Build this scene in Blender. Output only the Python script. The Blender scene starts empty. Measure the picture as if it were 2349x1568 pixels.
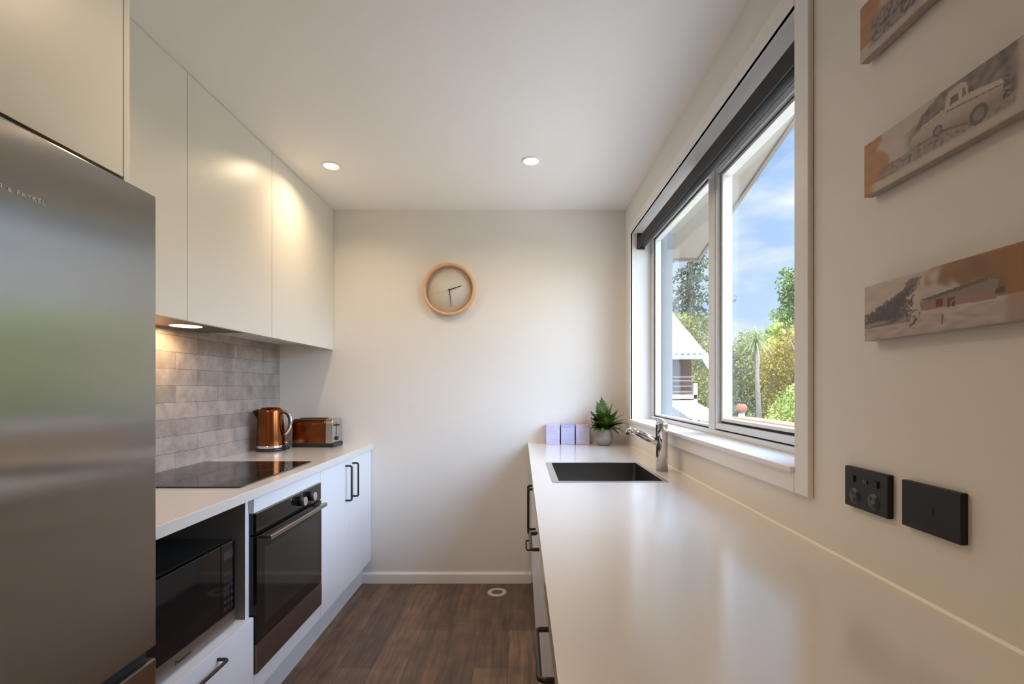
import bpy, bmesh, math, random
from mathutils import Vector, Matrix, noise as mnoise
R = random.Random(7)
sc = bpy.context.scene
C = sc.collection
PI = math.pi

# ------------------------------------------------------------------ camera
W, H, F = 2349, 1568, 1120.0
cd = bpy.data.cameras.new('camera'); cam = bpy.data.objects.new('camera', cd); C.objects.link(cam)
cam.location = (0, 0, 1.258); cam.rotation_euler = (PI/2, 0, 0)
cd.sensor_fit = 'HORIZONTAL'; cd.sensor_width = 36.0; cd.lens = 36.0*F/W
cd.shift_x = -(1195-W/2)/W; cd.shift_y = (888-H/2)/W
cd.clip_start = 0.02; cd.clip_end = 300
sc.camera = cam

# ------------------------------------------------------------------ view
sc.view_settings.view_transform = 'Standard'; sc.view_settings.look = 'None'
sc.view_settings.gamma = 1.0; sc.view_settings.exposure = 0.0
sc.view_settings.use_curve_mapping = False
sc.cycles.use_denoising = True
sc.cycles.max_bounces = 10; sc.cycles.diffuse_bounces = 6; sc.cycles.glossy_bounces = 5
sc.cycles.transparent_max_bounces = 24
sc.cycles.sample_clamp_indirect = 6.0
sc.cycles.caustics_reflective = False; sc.cycles.caustics_refractive = False

# ------------------------------------------------------------------ world (sky with soft clouds, plus an unseen bright lobe added to light the room)
SKY = 1.2
ROOM_LOBE = 14.5
w = bpy.data.worlds.new('sky'); sc.world = w; w.use_nodes = True
nt = w.node_tree; nt.nodes.clear()
def N(t, tp, **kw):
    n = t.nodes.new(tp)
    for k, v in kw.items(): setattr(n, k, v)
    return n
tc = N(nt, 'ShaderNodeTexCoord')
sep = N(nt, 'ShaderNodeSeparateXYZ'); nt.links.new(tc.outputs['Generated'], sep.inputs[0])
rmp = N(nt, 'ShaderNodeValToRGB'); nt.links.new(sep.outputs['Z'], rmp.inputs[0])
e = rmp.color_ramp.elements
e[0].position = 0.0; e[0].color = (0.56, 0.73, 1.0, 1)
e[1].position = 0.75; e[1].color = (0.26, 0.46, 0.90, 1)
m_ = e.new(0.32); m_.color = (0.42, 0.62, 0.98, 1)
mp = N(nt, 'ShaderNodeMapping'); mp.inputs['Scale'].default_value = (2.2, 2.2, 6.5); mp.inputs['Location'].default_value = (0.3, 1.7, 0.4)
nt.links.new(tc.outputs['Generated'], mp.inputs[0])
ns = N(nt, 'ShaderNodeTexNoise'); ns.inputs['Scale'].default_value = 1.9; ns.inputs['Detail'].default_value = 6; ns.inputs['Roughness'].default_value = .55
nt.links.new(mp.outputs[0], ns.inputs['Vector'])
cr = N(nt, 'ShaderNodeValToRGB'); nt.links.new(ns.outputs['Fac'], cr.inputs[0])
cr.color_ramp.elements[0].position = .44; cr.color_ramp.elements[0].color = (0, 0, 0, 1)
cr.color_ramp.elements[1].position = .72; cr.color_ramp.elements[1].color = (1, 1, 1, 1)
mx = N(nt, 'ShaderNodeMix', data_type='RGBA'); nt.links.new(cr.outputs[0], mx.inputs['Factor'])
nt.links.new(rmp.outputs[0], mx.inputs['A']); mx.inputs['B'].default_value = (1.0, 1.0, 1.0, 1)
dot = N(nt, 'ShaderNodeVectorMath', operation='DOT_PRODUCT'); nt.links.new(tc.outputs['Generated'], dot.inputs[0])
dv = Vector((0.80, -0.30, 0.70)).normalized(); dot.inputs[1].default_value = dv
mr = N(nt, 'ShaderNodeMapRange', interpolation_type='SMOOTHSTEP'); nt.links.new(dot.outputs['Value'], mr.inputs['Value'])
mr.inputs['From Min'].default_value = 0.62; mr.inputs['From Max'].default_value = 0.95
mr.inputs['To Min'].default_value = SKY; mr.inputs['To Max'].default_value = ROOM_LOBE
bg = N(nt, 'ShaderNodeBackground'); nt.links.new(mx.outputs['Result'], bg.inputs['Color']); nt.links.new(mr.outputs['Result'], bg.inputs['Strength'])
wo = N(nt, 'ShaderNodeOutputWorld'); nt.links.new(bg.outputs[0], wo.inputs[0])
w.cycles.sampling_method = 'MANUAL'; w.cycles.sample_map_resolution = 512

# ------------------------------------------------------------------ sun
sl = bpy.data.lights.new('sun', 'SUN'); sl.energy = 9.0; sl.angle = math.radians(.6); sl.color = (1, .94, .84)
so = bpy.data.objects.new('sun', sl); C.objects.link(so)
so.rotation_euler = Vector((-0.34, -0.36, 0.87)).to_track_quat('Z', 'Y').to_euler()

# lamp brightness
LAMP = 3.7
WARM = (1.0, .73, .46)

# ------------------------------------------------------------------ materials
MATS = {}
def mat(name, col, rough=.5, metal=0.0, spec=.5, coat=0.0, bump=None, var=None, aniso=0.0, tangent=None, emit=None):
    if name in MATS: return MATS[name]
    m = bpy.data.materials.new(name); m.use_nodes = True; t = m.node_tree
    b = t.nodes['Principled BSDF']
    b.inputs['Base Color'].default_value = (*col, 1); b.inputs['Roughness'].default_value = rough
    b.inputs['Metallic'].default_value = metal; b.inputs['Specular IOR Level'].default_value = spec
    b.inputs['Coat Weight'].default_value = coat; b.inputs['Coat Roughness'].default_value = .08
    if aniso:
        b.inputs['Anisotropic'].default_value = aniso
        tg = N(t, 'ShaderNodeTangent', direction_type='RADIAL', axis=tangent or 'Z'); t.links.new(tg.outputs[0], b.inputs['Tangent'])
    if emit:
        b.inputs['Emission Color'].default_value = (*emit[0], 1); b.inputs['Emission Strength'].default_value = emit[1]
    co = N(t, 'ShaderNodeNewGeometry')
    if var:   # (scale, amount, second colour)
        n = N(t, 'ShaderNodeTexNoise'); n.inputs['Scale'].default_value = var[0]; n.inputs['Detail'].default_value = 4
        t.links.new(co.outputs['Position'], n.inputs['Vector'])
        cr = N(t, 'ShaderNodeValToRGB'); t.links.new(n.outputs['Fac'], cr.inputs[0])
        cr.color_ramp.elements[0].position = .5-var[1]; cr.color_ramp.elements[1].position = .5+var[1]
        cr.color_ramp.elements[0].color = (*col, 1); cr.color_ramp.elements[1].color = (*var[2], 1)
        t.links.new(cr.outputs[0], b.inputs['Base Color'])
    if bump:  # (scale, strength)
        n = N(t, 'ShaderNodeTexNoise'); n.inputs['Scale'].default_value = bump[0]; n.inputs['Detail'].default_value = 3
        t.links.new(co.outputs['Position'], n.inputs['Vector'])
        bp = N(t, 'ShaderNodeBump'); bp.inputs['Strength'].default_value = bump[1]; bp.inputs['Distance'].default_value = .002
        t.links.new(n.outputs['Fac'], bp.inputs['Height']); t.links.new(bp.outputs[0], b.inputs['Normal'])
    MATS[name] = m
    return m
mWall = mat('wall_paint', (.80, .765, .71), .75, bump=(60, .15))
mCeil = mat('ceiling_paint', (.90, .875, .835), .8, bump=(50, .12))
mTrim = mat('trim_paint', (.84, .82, .79), .45)
mCab = mat('cabinet_satin', (.78, .75, .69), .36, spec=.45)
mCabW = mat('cabinet_white', (.80, .80, .81), .35, spec=.45)
mCarc = mat('cabinet_carcass', (.66, .65, .63), .5)
mStone = mat('engineered_stone', (.76, .72, .675), .19, spec=1.0, coat=.6, var=(240, .35, (.75, .71, .665)))
mSteel = mat('brushed_steel', (.40, .37, .33), .18, 1.0, aniso=1.0, tangent='Z')
MATS['brushed_steel'].node_tree.nodes['Principled BSDF'].inputs['Anisotropic Rotation'].default_value = 0.0
mSteelD = mat('dark_steel', (.30, .27, .25), .35, 1.0)
mSink = mat('sink_steel', (.55, .54, .53), .30, 1.0)
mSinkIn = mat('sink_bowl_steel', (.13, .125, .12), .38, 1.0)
mChrome = mat('chrome', (.82, .83, .85), .08, 1.0)
mAlu = mat('window_alloy', (.74, .76, .76), .35, .15)
mBlackM = mat('matt_black', (.018, .017, .018), .45)
mHandle = mat('handle_bronze', (.045, .035, .032), .4, .4)
mBlackG = mat('black_glass', (.006, .006, .007), .05, spec=.5)
mHob = mat('hob_glass', (.012, .011, .011), .06, spec=.6)
mOvenG = mat('oven_glass', (.008, .007, .007), .06, spec=.4)
mRubber = mat('dark_gap', (.012, .012, .014), .7)
mCopper = mat('copper', (.27, .088, .028), .22, 1.0)
mBeech = mat('beech_wood', (.72, .40, .22), .45, var=(30, .25, (.80, .50, .30)))
mBlind = mat('blind_fabric', (.032, .031, .032), .8, bump=(400, .4))
mConc = mat('concrete_pot', (.36, .32, .29), .85, var=(35, .2, (.25, .22, .20)), bump=(70, .6))
mSoil = mat('soil', (.04, .03, .02), .9)
mFern = mat('fern_leaf', (.030, .078, .006), .5, var=(25, .2, (.085, .14, .012)))
mClockF = mat('clock_face', (.66, .63, .56), .5)
mOut = mat('socket_black', (.011, .0095, .009), .45, spec=.3)
mOutI = mat('socket_insert', (.028, .028, .034), .35)
mPlast = mat('grey_plastic', (.45, .45, .44), .45)
mGlow = mat('lamp_lens', (1, .95, .88), .4, emit=((1, .93, .82), 14.0))
mGlowS = mat('hood_lens', (1, .9, .7), .4, emit=((1, .78, .50), 5.0))

def mat_glass():
    m = bpy.data.materials.new('window_glass'); m.use_nodes = True; t = m.node_tree; t.nodes.clear()
    lw = N(t, 'ShaderNodeLayerWeight'); lw.inputs['Blend'].default_value = .5
    pw = N(t, 'ShaderNodeMath', operation='POWER'); t.links.new(lw.outputs['Facing'], pw.inputs[0]); pw.inputs[1].default_value = 5
    f = N(t, 'ShaderNodeMath', operation='MULTIPLY_ADD'); t.links.new(pw.outputs[0], f.inputs[0]); f.inputs[1].default_value = .90; f.inputs[2].default_value = .025
    a = N(t, 'ShaderNodeBsdfTransparent'); a.inputs[0].default_value = (.96, .98, .975, 1)
    g = N(t, 'ShaderNodeBsdfGlossy'); g.inputs['Roughness'].default_value = .02
    x = N(t, 'ShaderNodeMixShader'); o = N(t, 'ShaderNodeOutputMaterial')
    t.links.new(f.outputs[0], x.inputs[0]); t.links.new(a.outputs[0], x.inputs[1]); t.links.new(g.outputs[0], x.inputs[2]); t.links.new(x.outputs[0], o.inputs[0])
    return m
mGlass = mat_glass()

def mat_floor():
    m = bpy.data.materials.new('floor_planks'); m.use_nodes = True; t = m.node_tree; b = t.nodes['Principled BSDF']
    g = N(t, 'ShaderNodeNewGeometry'); mp = N(t, 'ShaderNodeMapping'); mp.inputs['Rotation'].default_value = (0, 0, PI/2); mp.inputs['Location'].default_value = (.35, .06, 0)
    t.links.new(g.outputs['Position'], mp.inputs[0])
    br = N(t, 'ShaderNodeTexBrick'); t.links.new(mp.outputs[0], br.inputs['Vector'])
    br.offset = .37; br.offset_frequency = 3
    br.inputs['Scale'].default_value = 1; br.inputs['Brick Width'].default_value = .92; br.inputs['Row Height'].default_value = .152
    br.inputs['Mortar Size'].default_value = .0012; br.inputs['Mortar Smooth'].default_value = .3; br.inputs['Bias'].default_value = 0
    br.inputs['Color1'].default_value = (.21, .135, .09, 1); br.inputs['Color2'].default_value = (.115, .075, .052, 1); br.inputs['Mortar'].default_value = (.05, .035, .025, 1)
    mp2 = N(t, 'ShaderNodeMapping'); mp2.inputs['Scale'].default_value = (26, 2.2, 1); t.links.new(g.outputs['Position'], mp2.inputs[0])
    n = N(t, 'ShaderNodeTexNoise'); n.inputs['Scale'].default_value = 1.6; n.inputs['Detail'].default_value = 7; n.inputs['Distortion'].default_value = .8; t.links.new(mp2.outputs[0], n.inputs['Vector'])
    n2 = N(t, 'ShaderNodeTexNoise'); n2.inputs['Scale'].default_value = 9; n2.inputs['Detail'].default_value = 4; t.links.new(g.outputs['Position'], n2.inputs['Vector'])
    c = N(t, 'ShaderNodeValToRGB'); t.links.new(n.outputs['Fac'], c.inputs[0])
    c.color_ramp.elements[0].position = .3; c.color_ramp.elements[0].color = (.62, .62, .62, 1); c.color_ramp.elements[1].position = .75; c.color_ramp.elements[1].color = (1.35, 1.32, 1.25, 1)
    mu = N(t, 'ShaderNodeMix', data_type='RGBA', blend_type='MULTIPLY'); mu.inputs['Factor'].default_value = 1
    t.links.new(br.outputs['Color'], mu.inputs['A']); t.links.new(c.outputs[0], mu.inputs['B'])
    c2 = N(t, 'ShaderNodeValToRGB'); t.links.new(n2.outputs['Fac'], c2.inputs[0]); c2.color_ramp.elements[0].position = .3; c2.color_ramp.elements[0].color = (.75, .75, .78, 1); c2.color_ramp.elements[1].position = .7; c2.color_ramp.elements[1].color = (1.15, 1.12, 1.08, 1)
    mu2 = N(t, 'ShaderNodeMix', data_type='RGBA', blend_type='MULTIPLY'); mu2.inputs['Factor'].default_value = 1
    t.links.new(mu.outputs['Result'], mu2.inputs['A']); t.links.new(c2.outputs[0], mu2.inputs['B'])
    t.links.new(mu2.outputs['Result'], b.inputs['Base Color']); b.inputs['Roughness'].default_value = .5
    bp = N(t, 'ShaderNodeBump'); bp.inputs['Strength'].default_value = .25; bp.inputs['Distance'].default_value = .002
    t.links.new(n.outputs['Fac'], bp.inputs['Height']); t.links.new(bp.outputs[0], b.inputs['Normal'])
    return m
def mat_tiles():
    m = bpy.data.materials.new('subway_tiles'); m.use_nodes = True; t = m.node_tree; b = t.nodes['Principled BSDF']
    g = N(t, 'ShaderNodeNewGeometry'); s = N(t, 'ShaderNodeSeparateXYZ'); t.links.new(g.outputs['Position'], s.inputs[0])
    a1 = N(t, 'ShaderNodeMath', operation='ADD'); a1.inputs[1].default_value = -2.05; t.links.new(s.outputs['Y'], a1.inputs[0])
    a2 = N(t, 'ShaderNodeMath', operation='ADD'); a2.inputs[1].default_value = -.892; t.links.new(s.outputs['Z'], a2.inputs[0])
    cb = N(t, 'ShaderNodeCombineXYZ'); t.links.new(a1.outputs[0], cb.inputs[0]); t.links.new(a2.outputs[0], cb.inputs[1])
    # slightly wavy hand-made edges
    wn = N(t, 'ShaderNodeTexNoise'); wn.inputs['Scale'].default_value = 22; t.links.new(g.outputs['Position'], wn.inputs['Vector'])
    ws = N(t, 'ShaderNodeVectorMath', operation='MULTIPLY_ADD'); t.links.new(wn.outputs['Color'], ws.inputs[0]); ws.inputs[1].default_value = (.005, .005, 0); t.links.new(cb.outputs[0], ws.inputs[2])
    br = N(t, 'ShaderNodeTexBrick'); t.links.new(ws.outputs[0], br.inputs['Vector']); br.offset = .5; br.offset_frequency = 2
    br.inputs['Scale'].default_value = 1; br.inputs['Brick Width'].default_value = .30; br.inputs['Row Height'].default_value = .0752
    br.inputs['Mortar Size'].default_value = .0016; br.inputs['Mortar Smooth'].default_value = .6; br.inputs['Bias'].default_value = -.35
    br.inputs['Color1'].default_value = (.43, .365, .325, 1); br.inputs['Color2'].default_value = (.25, .215, .20, 1); br.inputs['Mortar'].default_value = (.22, .185, .165, 1)
    n = N(t, 'ShaderNodeTexNoise'); n.inputs['Scale'].default_value = 13; n.inputs['Detail'].default_value = 9; n.inputs['Roughness'].default_value = .7; t.links.new(g.outputs['Position'], n.inputs['Vector'])
    c = N(t, 'ShaderNodeValToRGB'); t.links.new(n.outputs['Fac'], c.inputs[0]); c.color_ramp.elements[0].position = .33; c.color_ramp.elements[0].color = (.70, .69, .70, 1); c.color_ramp.elements[1].position = .6; c.color_ramp.elements[1].color = (1.1, 1.09, 1.07, 1)
    mu = N(t, 'ShaderNodeMix', data_type='RGBA', blend_type='MULTIPLY'); mu.inputs['Factor'].default_value = 1
    t.links.new(br.outputs['Color'], mu.inputs['A']); t.links.new(c.outputs[0], mu.inputs['B']); t.links.new(mu.outputs['Result'], b.inputs['Base Color'])
    b.inputs['Roughness'].default_value = .38
    iv = N(t, 'ShaderNodeMath', operation='SUBTRACT'); iv.inputs[0].default_value = 1; t.links.new(br.outputs['Fac'], iv.inputs[1])
    bp = N(t, 'ShaderNodeBump'); bp.inputs['Strength'].default_value = .5; bp.inputs['Distance'].default_value = .0015
    t.links.new(iv.outputs[0], bp.inputs['Height']); t.links.new(bp.outputs[0], b.inputs['Normal'])
    return m

MATS['engineered_stone'].node_tree.nodes['Principled BSDF'].inputs['Coat Roughness'].default_value = .20
# ------------------------------------------------------------------ mesh builder
class MB:
    def __init__(s): s.v = []; s.f = []; s.sm = []
    def add(s, vs, fs, smooth=False):
        o = len(s.v); s.v += [tuple(v) for v in vs]; s.f += [tuple(i+o for i in f) for f in fs]; s.sm += [smooth]*len(fs); return s
    def box(s, x0, x1, y0, y1, z0, z1):
        x0, x1 = min(x0, x1), max(x0, x1); y0, y1 = min(y0, y1), max(y0, y1); z0, z1 = min(z0, z1), max(z0, z1)
        return s.add([(x0,y0,z0),(x1,y0,z0),(x1,y1,z0),(x0,y1,z0),(x0,y0,z1),(x1,y0,z1),(x1,y1,z1),(x0,y1,z1)],
              [(0,3,2,1),(4,5,6,7),(0,1,5,4),(1,2,6,5),(2,3,7,6),(3,0,4,7)])
    def ringbox(s, x0, x1, y0, y1, z0, z1, wd):   # rectangular ring in YZ, depth in X
        s.box(x0, x1, y0, y1, z0, z0+wd); s.box(x0, x1, y0, y1, z1-wd, z1)
        s.box(x0, x1, y0, y0+wd, z0+wd, z1-wd); return s.box(x0, x1, y1-wd, y1, z0+wd, z1-wd)
    def tube(s, pts, r, n=16, cap=True, sx=1.0):
        pts = [Vector(p) for p in pts]; rs = r if isinstance(r, (list, tuple)) else [r]*len(pts)
        t0 = (pts[1]-pts[0]).normalized(); up = Vector((0,0,1)) if abs(t0.z) < .9 else Vector((1,0,0))
        u = t0.cross(up).normalized(); vs = []
        for i, p in enumerate(pts):
            t = ((pts[i+1]-p).normalized() if i < len(pts)-1 else (p-pts[i-1]).normalized())
            if 0 < i < len(pts)-1: t = ((pts[i+1]-p).normalized()+(p-pts[i-1]).normalized()).normalized()
            u = (u - t*u.dot(t)).normalized(); v = t.cross(u)
            for k in range(n):
                a = 2*PI*k/n; vs.append(p+(u*math.cos(a)*sx+v*math.sin(a))*rs[i])
        fs = []
        for i in range(len(pts)-1):
            for k in range(n):
                k2 = (k+1) % n; fs.append((i*n+k, i*n+k2, (i+1)*n+k2, (i+1)*n+k))
        s.add(vs, fs, True)
        if cap:
            b = len(s.v)-len(vs); s.f += [tuple(b+k for k in reversed(range(n))), tuple(b+(len(pts)-1)*n+k for k in range(n))]; s.sm += [False, False]
        return s
    def lathe(s, c, prof, n=40, axis='Z', smooth=True):
        vs = []; c = Vector(c)
        for r, h in prof:
            for k in range(n):
                a = 2*PI*k/n; p = (r*math.cos(a), r*math.sin(a), h)
                if axis == 'Y': p = (p[0], h, p[1])
                if axis == 'X': p = (h, p[0], p[1])
                vs.append(c+Vector(p))
        fs = []
        for i in range(len(prof)-1):
            for k in range(n):
                k2 = (k+1) % n; q = (i*n+k, i*n+k2, (i+1)*n+k2, (i+1)*n+k); fs.append(q if axis != 'Y' else q[::-1])
        return s.add(vs, fs, smooth)
    def prism(s, poly, a0, a1, axis='Y'):   # poly of 2-D points extruded along axis
        n = len(poly); vs = []
        for a in (a0, a1):
            for p in poly:
                vs.append({'Y': (p[0], a, p[1]), 'X': (a, p[0], p[1]), 'Z': (p[0], p[1], a)}[axis])
        fs = [tuple(range(n)), tuple(reversed(range(n, 2*n)))] + [(i, i+n, (i+1) % n+n, (i+1) % n) for i in range(n)]
        return s.add(vs, fs)
def link(name, data, parent=None):
    o = bpy.data.objects.new(name, data); C.objects.link(o)
    if parent: o.parent = parent; o.matrix_parent_inverse = Matrix.Translation(-parent.location)
    return o
def obj(name, mb, m, parent=None, bevel=0, seg=2):
    me = bpy.data.meshes.new(name); me.from_pydata(mb.v, [], mb.f)
    me.polygons.foreach_set('use_smooth', mb.sm)
    for x in (m if isinstance(m, list) else [m]): me.materials.append(x)
    bm = bmesh.new(); bm.from_mesh(me); bmesh.ops.recalc_face_normals(bm, faces=bm.faces); bm.to_mesh(me); bm.free()
    o = link(name, me, parent)
    if bevel:
        b = o.modifiers.new('bevel', 'BEVEL'); b.width = bevel; b.segments = seg; b.limit_method = 'ANGLE'; b.angle_limit = math.radians(40)
    return o
def B(*a): return MB().box(*a)
def tag(o, label, cat, group=None, kind=None):
    if label: o['label'] = label
    if cat: o['category'] = cat
    if group: o['group'] = group
    if kind: o['kind'] = kind
    return o
def thing(name, loc, label, cat, group=None, kind=None):
    o = bpy.data.objects.new(name, None); C.objects.link(o); o.location = loc; o.empty_display_size = .1
    bpy.context.view_layer.update() if False else None
    return tag(o, label, cat, group, kind)
def struct(name, mb, m, label=None, bevel=0):
    o = obj(name, mb, m, None, bevel); o['kind'] = 'structure'
    if label: o['label'] = label
    return o
def text(name, body, size, loc, rot, m, parent, depth=.0004, space=1.0):
    c = bpy.data.curves.new(name, 'FONT'); c.body = body; c.size = size; c.extrude = depth; c.space_character = space
    o = bpy.data.objects.new(name, c); C.objects.link(o); o.location = loc; o.rotation_euler = rot
    bpy.context.view_layer.update()
    me = bpy.data.meshes.new_from_object(o.evaluated_get(bpy.context.evaluated_depsgraph_get()))
    mw = o.matrix_world.copy(); me.transform(mw)
    bpy.data.objects.remove(o); me.materials.clear(); me.materials.append(m)
    return link(name, me, parent)

# key planes
YB = 3.146            # back wall
XL = -1.554           # left (tiled) wall face
XR = .672             # right wall face
ZC = 2.40             # ceiling
YN = -3.0             # wall behind the camera
# ------------------------------------------------------------------ room shell
struct('floor', B(-1.75, .86, YN-.1, YB+.1, -.12, 0), mat_floor())
struct('ceiling', B(-1.75, .865, YN-.1, YB+.1, ZC, ZC+.15), mCeil)
struct('wall_left', B(XL-.15, XL-.008, YN, YB, 0, ZC), mWall)
struct('wall_back', B(-1.75, .865, YB, YB+.12, -.12, ZC+.1), mWall)
struct('wall_behind', B(-1.75, .865, YN-.1, YN, -.12, ZC), mWall)
HY0, HY1, HZ0, HZ1 = 1.164, 2.954, 1.047, 2.197
wr = MB(); XO = .865
wr.box(XR, XO, YN, HY0, 0, ZC); wr.box(XR, XO, HY1, YB, 0, ZC); wr.box(XR, XO, HY0, HY1, 0, HZ0); wr.box(XR, XO, HY0, HY1, HZ1, ZC)
struct('wall_right', wr, mWall)
bb = MB(); bb.prism([(0, 0), (-.014, 0), (-.014, .058), (-.010, .065), (0, .065)], -1.02, .0665, 'X')
for i, v in enumerate(bb.v): bb.v[i] = (v[0], YB+v[1], v[2])
struct('baseboard_back', bb, mTrim)

# ------------------------------------------------------------------ window
win = thing('window_1', (XR, 2.06, 1.06), 'white framed sliding kitchen window above the sink bench', 'window', kind='structure')
XF = .6585
cs = MB()
cs.box(XF, XR, 1.120, 1.178, 1.003, 2.241); cs.box(XF, XR, 2.94, 2.998, 1.003, 2.241); cs.box(XF, XR, 1.178, 2.94, 1.003, 1.053); cs.box(XF, XR, 1.178, 2.94, 2.183, 2.241)
obj('casing', cs, mTrim, win, .003)
lin = MB(); XA, XB = .785, .865
lin.box(XF+.002, XB, 1.165, 1.178, 1.05, 2.195); lin.box(XF+.002, XB, 2.94, 2.953, 1.05, 2.195); lin.box(XF+.002, XB, 1.165, 2.953, 2.183, 2.196)
obj('reveal', lin, mTrim, win)
obj('outer_reveal', B(.84, .90, 2.90, 2.94, 1.067, 2.183), mat('outer_reveal_shade', (.30, .31, .31), .6), win)  # grey colour stands in for the shading on the white outer reveal
obj('sill', B(XF-.010, XB+.03, 1.178, 2.94, 1.052, 1.067), mTrim, win, .003)
fr = MB()
fr.box(XA, .838, 1.178, 2.94, 1.067, 1.086); fr.box(XA, .838, 1.178, 2.94, 2.142, 2.183)
fr.box(XA, .838, 2.908, 2.94, 1.086, 2.142); fr.box(XA, .838, 1.178, 1.20, 1.086, 2.142)
fr.box(XA, .838, 1.978, 2.045, 1.086, 2.142)
obj('frame', fr, mAlu, win, .002)
fb = MB().ringbox(.797, .832, 2.045, 2.908, 1.086, 2.142, .014)
obj('bead', fb, mTrim, win, .002)
obj('pane_seal', MB().ringbox(.794, .7975, 2.047, 2.907, 1.087, 2.141, .004), mRubber, win)
obj('pane', B(.812, .816, 2.057, 2.896, 1.098, 2.130), mGlass, win)
gp = MB().ringbox(.800, .825, 1.200, 1.978, 1.086, 2.142, .010)
obj('seal', gp, mRubber, win)
sh = MB().ringbox(.784, .822, 1.206, 1.970, 1.092, 2.136, .024)
sash = obj('sash', sh, mAlu, win, .002)
obj('sash_seal', MB().ringbox(.800, .822, 1.230, 1.946, 1.116, 2.112, .008), mRubber, sash)
obj('sash_bead', MB().ringbox(.795, .834, 1.238, 1.938, 1.124, 2.104, .012), mTrim, sash, .002)
obj('sash_pane', B(.826, .830, 1.249, 1.927, 1.135, 2.093), mGlass, sash)

# blind
bl = thing('roller_blind', (.71, 2.06, 2.12), 'charcoal roller blind rolled up under the window head', 'blind')
obj('fascia', B(.700, .706, 1.19, 2.93, 2.089, 2.147), mBlind, bl, .001)
obj('roller', MB().tube([(.733, 1.195, 2.118), (.733, 2.925, 2.118)], .021, 20), mBlind, bl)
for y in (1.181, 2.929):
    obj('bracket', B(.698, .745, y, y+.010, 2.087, 2.183), mBlackM, bl)

# ------------------------------------------------------------------ fridge
XFr = -.874
fr_ = thing('refrigerator', (-1.2, .79, 0), 'tall stainless steel refrigerator at the left edge beside the benchtop', 'refrigerator')
obj('body', B(XL+.03, XFr-.075, .395, 1.165, .02, 1.705), mat('fridge_side', (.10, .10, .10), .4, .6), fr_)
obj('upper_door', B(XFr-.065, XFr, .385, 1.171, .640, 1.715), mSteel, fr_, .004)
obj('freezer_drawer', B(XFr-.065, XFr, .385, 1.171, .07, .612), mSteel, fr_, .004)
obj('handle_recess', B(XFr-.075, XFr-.022, .385, 1.168, .606, .645), mRubber, fr_)
obj('plinth', B(XL+.05, XFr-.09, .40, 1.16, 0, .07), mRubber, fr_)
text('lettering', 'FISHER & PAYKEL', .0125, (XFr+.0003, .777, 1.5915), (PI/2, 0, PI/2), mat('badge_silver', (.75, .70, .62), .35, .2), fr_, .0003, 1.28)

fc = thing('overhead_cabinet', (-1.2, .78, 1.76), 'cream handleless cabinet above the refrigerator, reaching the ceiling', 'cabinet', 'overhead cabinets on the left wall')
obj('carcass', B(XL, -.972, .385, 1.166, 1.765, ZC), mCarc, fc)
obj('door', B(-.970, -.950, .770, 1.1655, 1.760, ZC-.003), mCab, fc, .001)
obj('door', B(-.970, -.950, .387, .767, 1.760, ZC-.003), mCab, fc, .001)
obj('end_panel', B(XL, -.950, 1.1685, 1.186, .02, ZC-.001), mCab, fc, .001)

# ------------------------------------------------------------------ overhead run
def wallcab(y0, y1, doors, label):
    t = thing('overhead_cabinet', (-1.38, (y0+y1)/2, 1.53), label, 'cabinet', 'overhead cabinets on the left wall')
    obj('carcass', B(XL, -1.229, y0+.001, y1-.001, 1.532, ZC), mCarc, t)
    for a, b in doors:
        obj('door', B(-1.228, -1.208, a+.0015, b-.0015, 1.4996, ZC-.002), mCab, t, .0008)
    return t
wallcab(1.187, 1.769, [(1.187, 1.769)], 'cream overhead cabinet with one flat door, right beside the refrigerator')
wallcab(1.769, 2.369, [(1.769, 2.369)], 'cream overhead cabinet holding the rangehood above the cooktop')
wallcab(2.369, YB-.001, [(2.369, YB-.001)], 'cream overhead cabinet at the far end above the kettle and toaster')
hd = thing('rangehood', (-1.38, 2.07, 1.53), 'dark rangehood set in under the overhead cabinet, its lamp lit', 'rangehood')
obj('panel', B(XL+.012, -1.232, 1.775, 2.352, 1.519, 1.5315), mat('hood_panel', (.10, .075, .06), .35, .6), hd, .002)
for y in (2.085,):
    obj('lamp_lens', MB().lathe((-1.43, y, 1.5175), [(0.0001, 0), (.055, 0), (.060, .0015)], 28), mGlowS, hd)
hl = bpy.data.lights.new('hood_lamp', 'AREA'); hl.shape = 'DISK'; hl.size = .09; hl.energy = 1.6; hl.color = (1, .66, .34)
ho = link('hood_lamp', hl, hd); ho.location = (-1.455-0+0, 2.085, 1.512); ho.matrix_parent_inverse = Matrix.Translation(-Vector(hd.location)); ho.location = (-1.455, 2.085, 1.512)

struct('trim_1', B(XL-.008, XL, 1.187, YB, .894, 1.5325), mat_tiles(), 'splashback of pale grey hand-made subway tiles')

# ------------------------------------------------------------------ left base run
XD = -.966
def bar_handle(mb, p0, p1, out, t=.0055):   # U-shaped bar from p0 to p1, standing out by vector out
    p0, p1, out = Vector(p0), Vector(p1), Vector(out); d = (p1-p0).normalized(); r = .012
    pts = [p0, p0+out*.7]
    for k in range(1, 5):
        a = k/5*PI/2; pts.append(p0+out*(.7+.3*math.sin(a))+d*(r*(1-math.cos(a))))
    for k in range(4, 0, -1):
        a = k/5*PI/2; pts.append(p1+out*(.7+.3*math.sin(a))-d*(r*(1-math.cos(a))))
    pts += [p1+out*.7, p1]
    mb.tube(pts, t, 10); return mb
wt = obj('benchtop', B(XL+.001, -.952, 1.188, YB-.001, .859, .894), mStone, None, .0015)
tag(wt, 'white stone benchtop along the left wall carrying the cooktop, kettle and toaster', 'benchtop')

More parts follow.
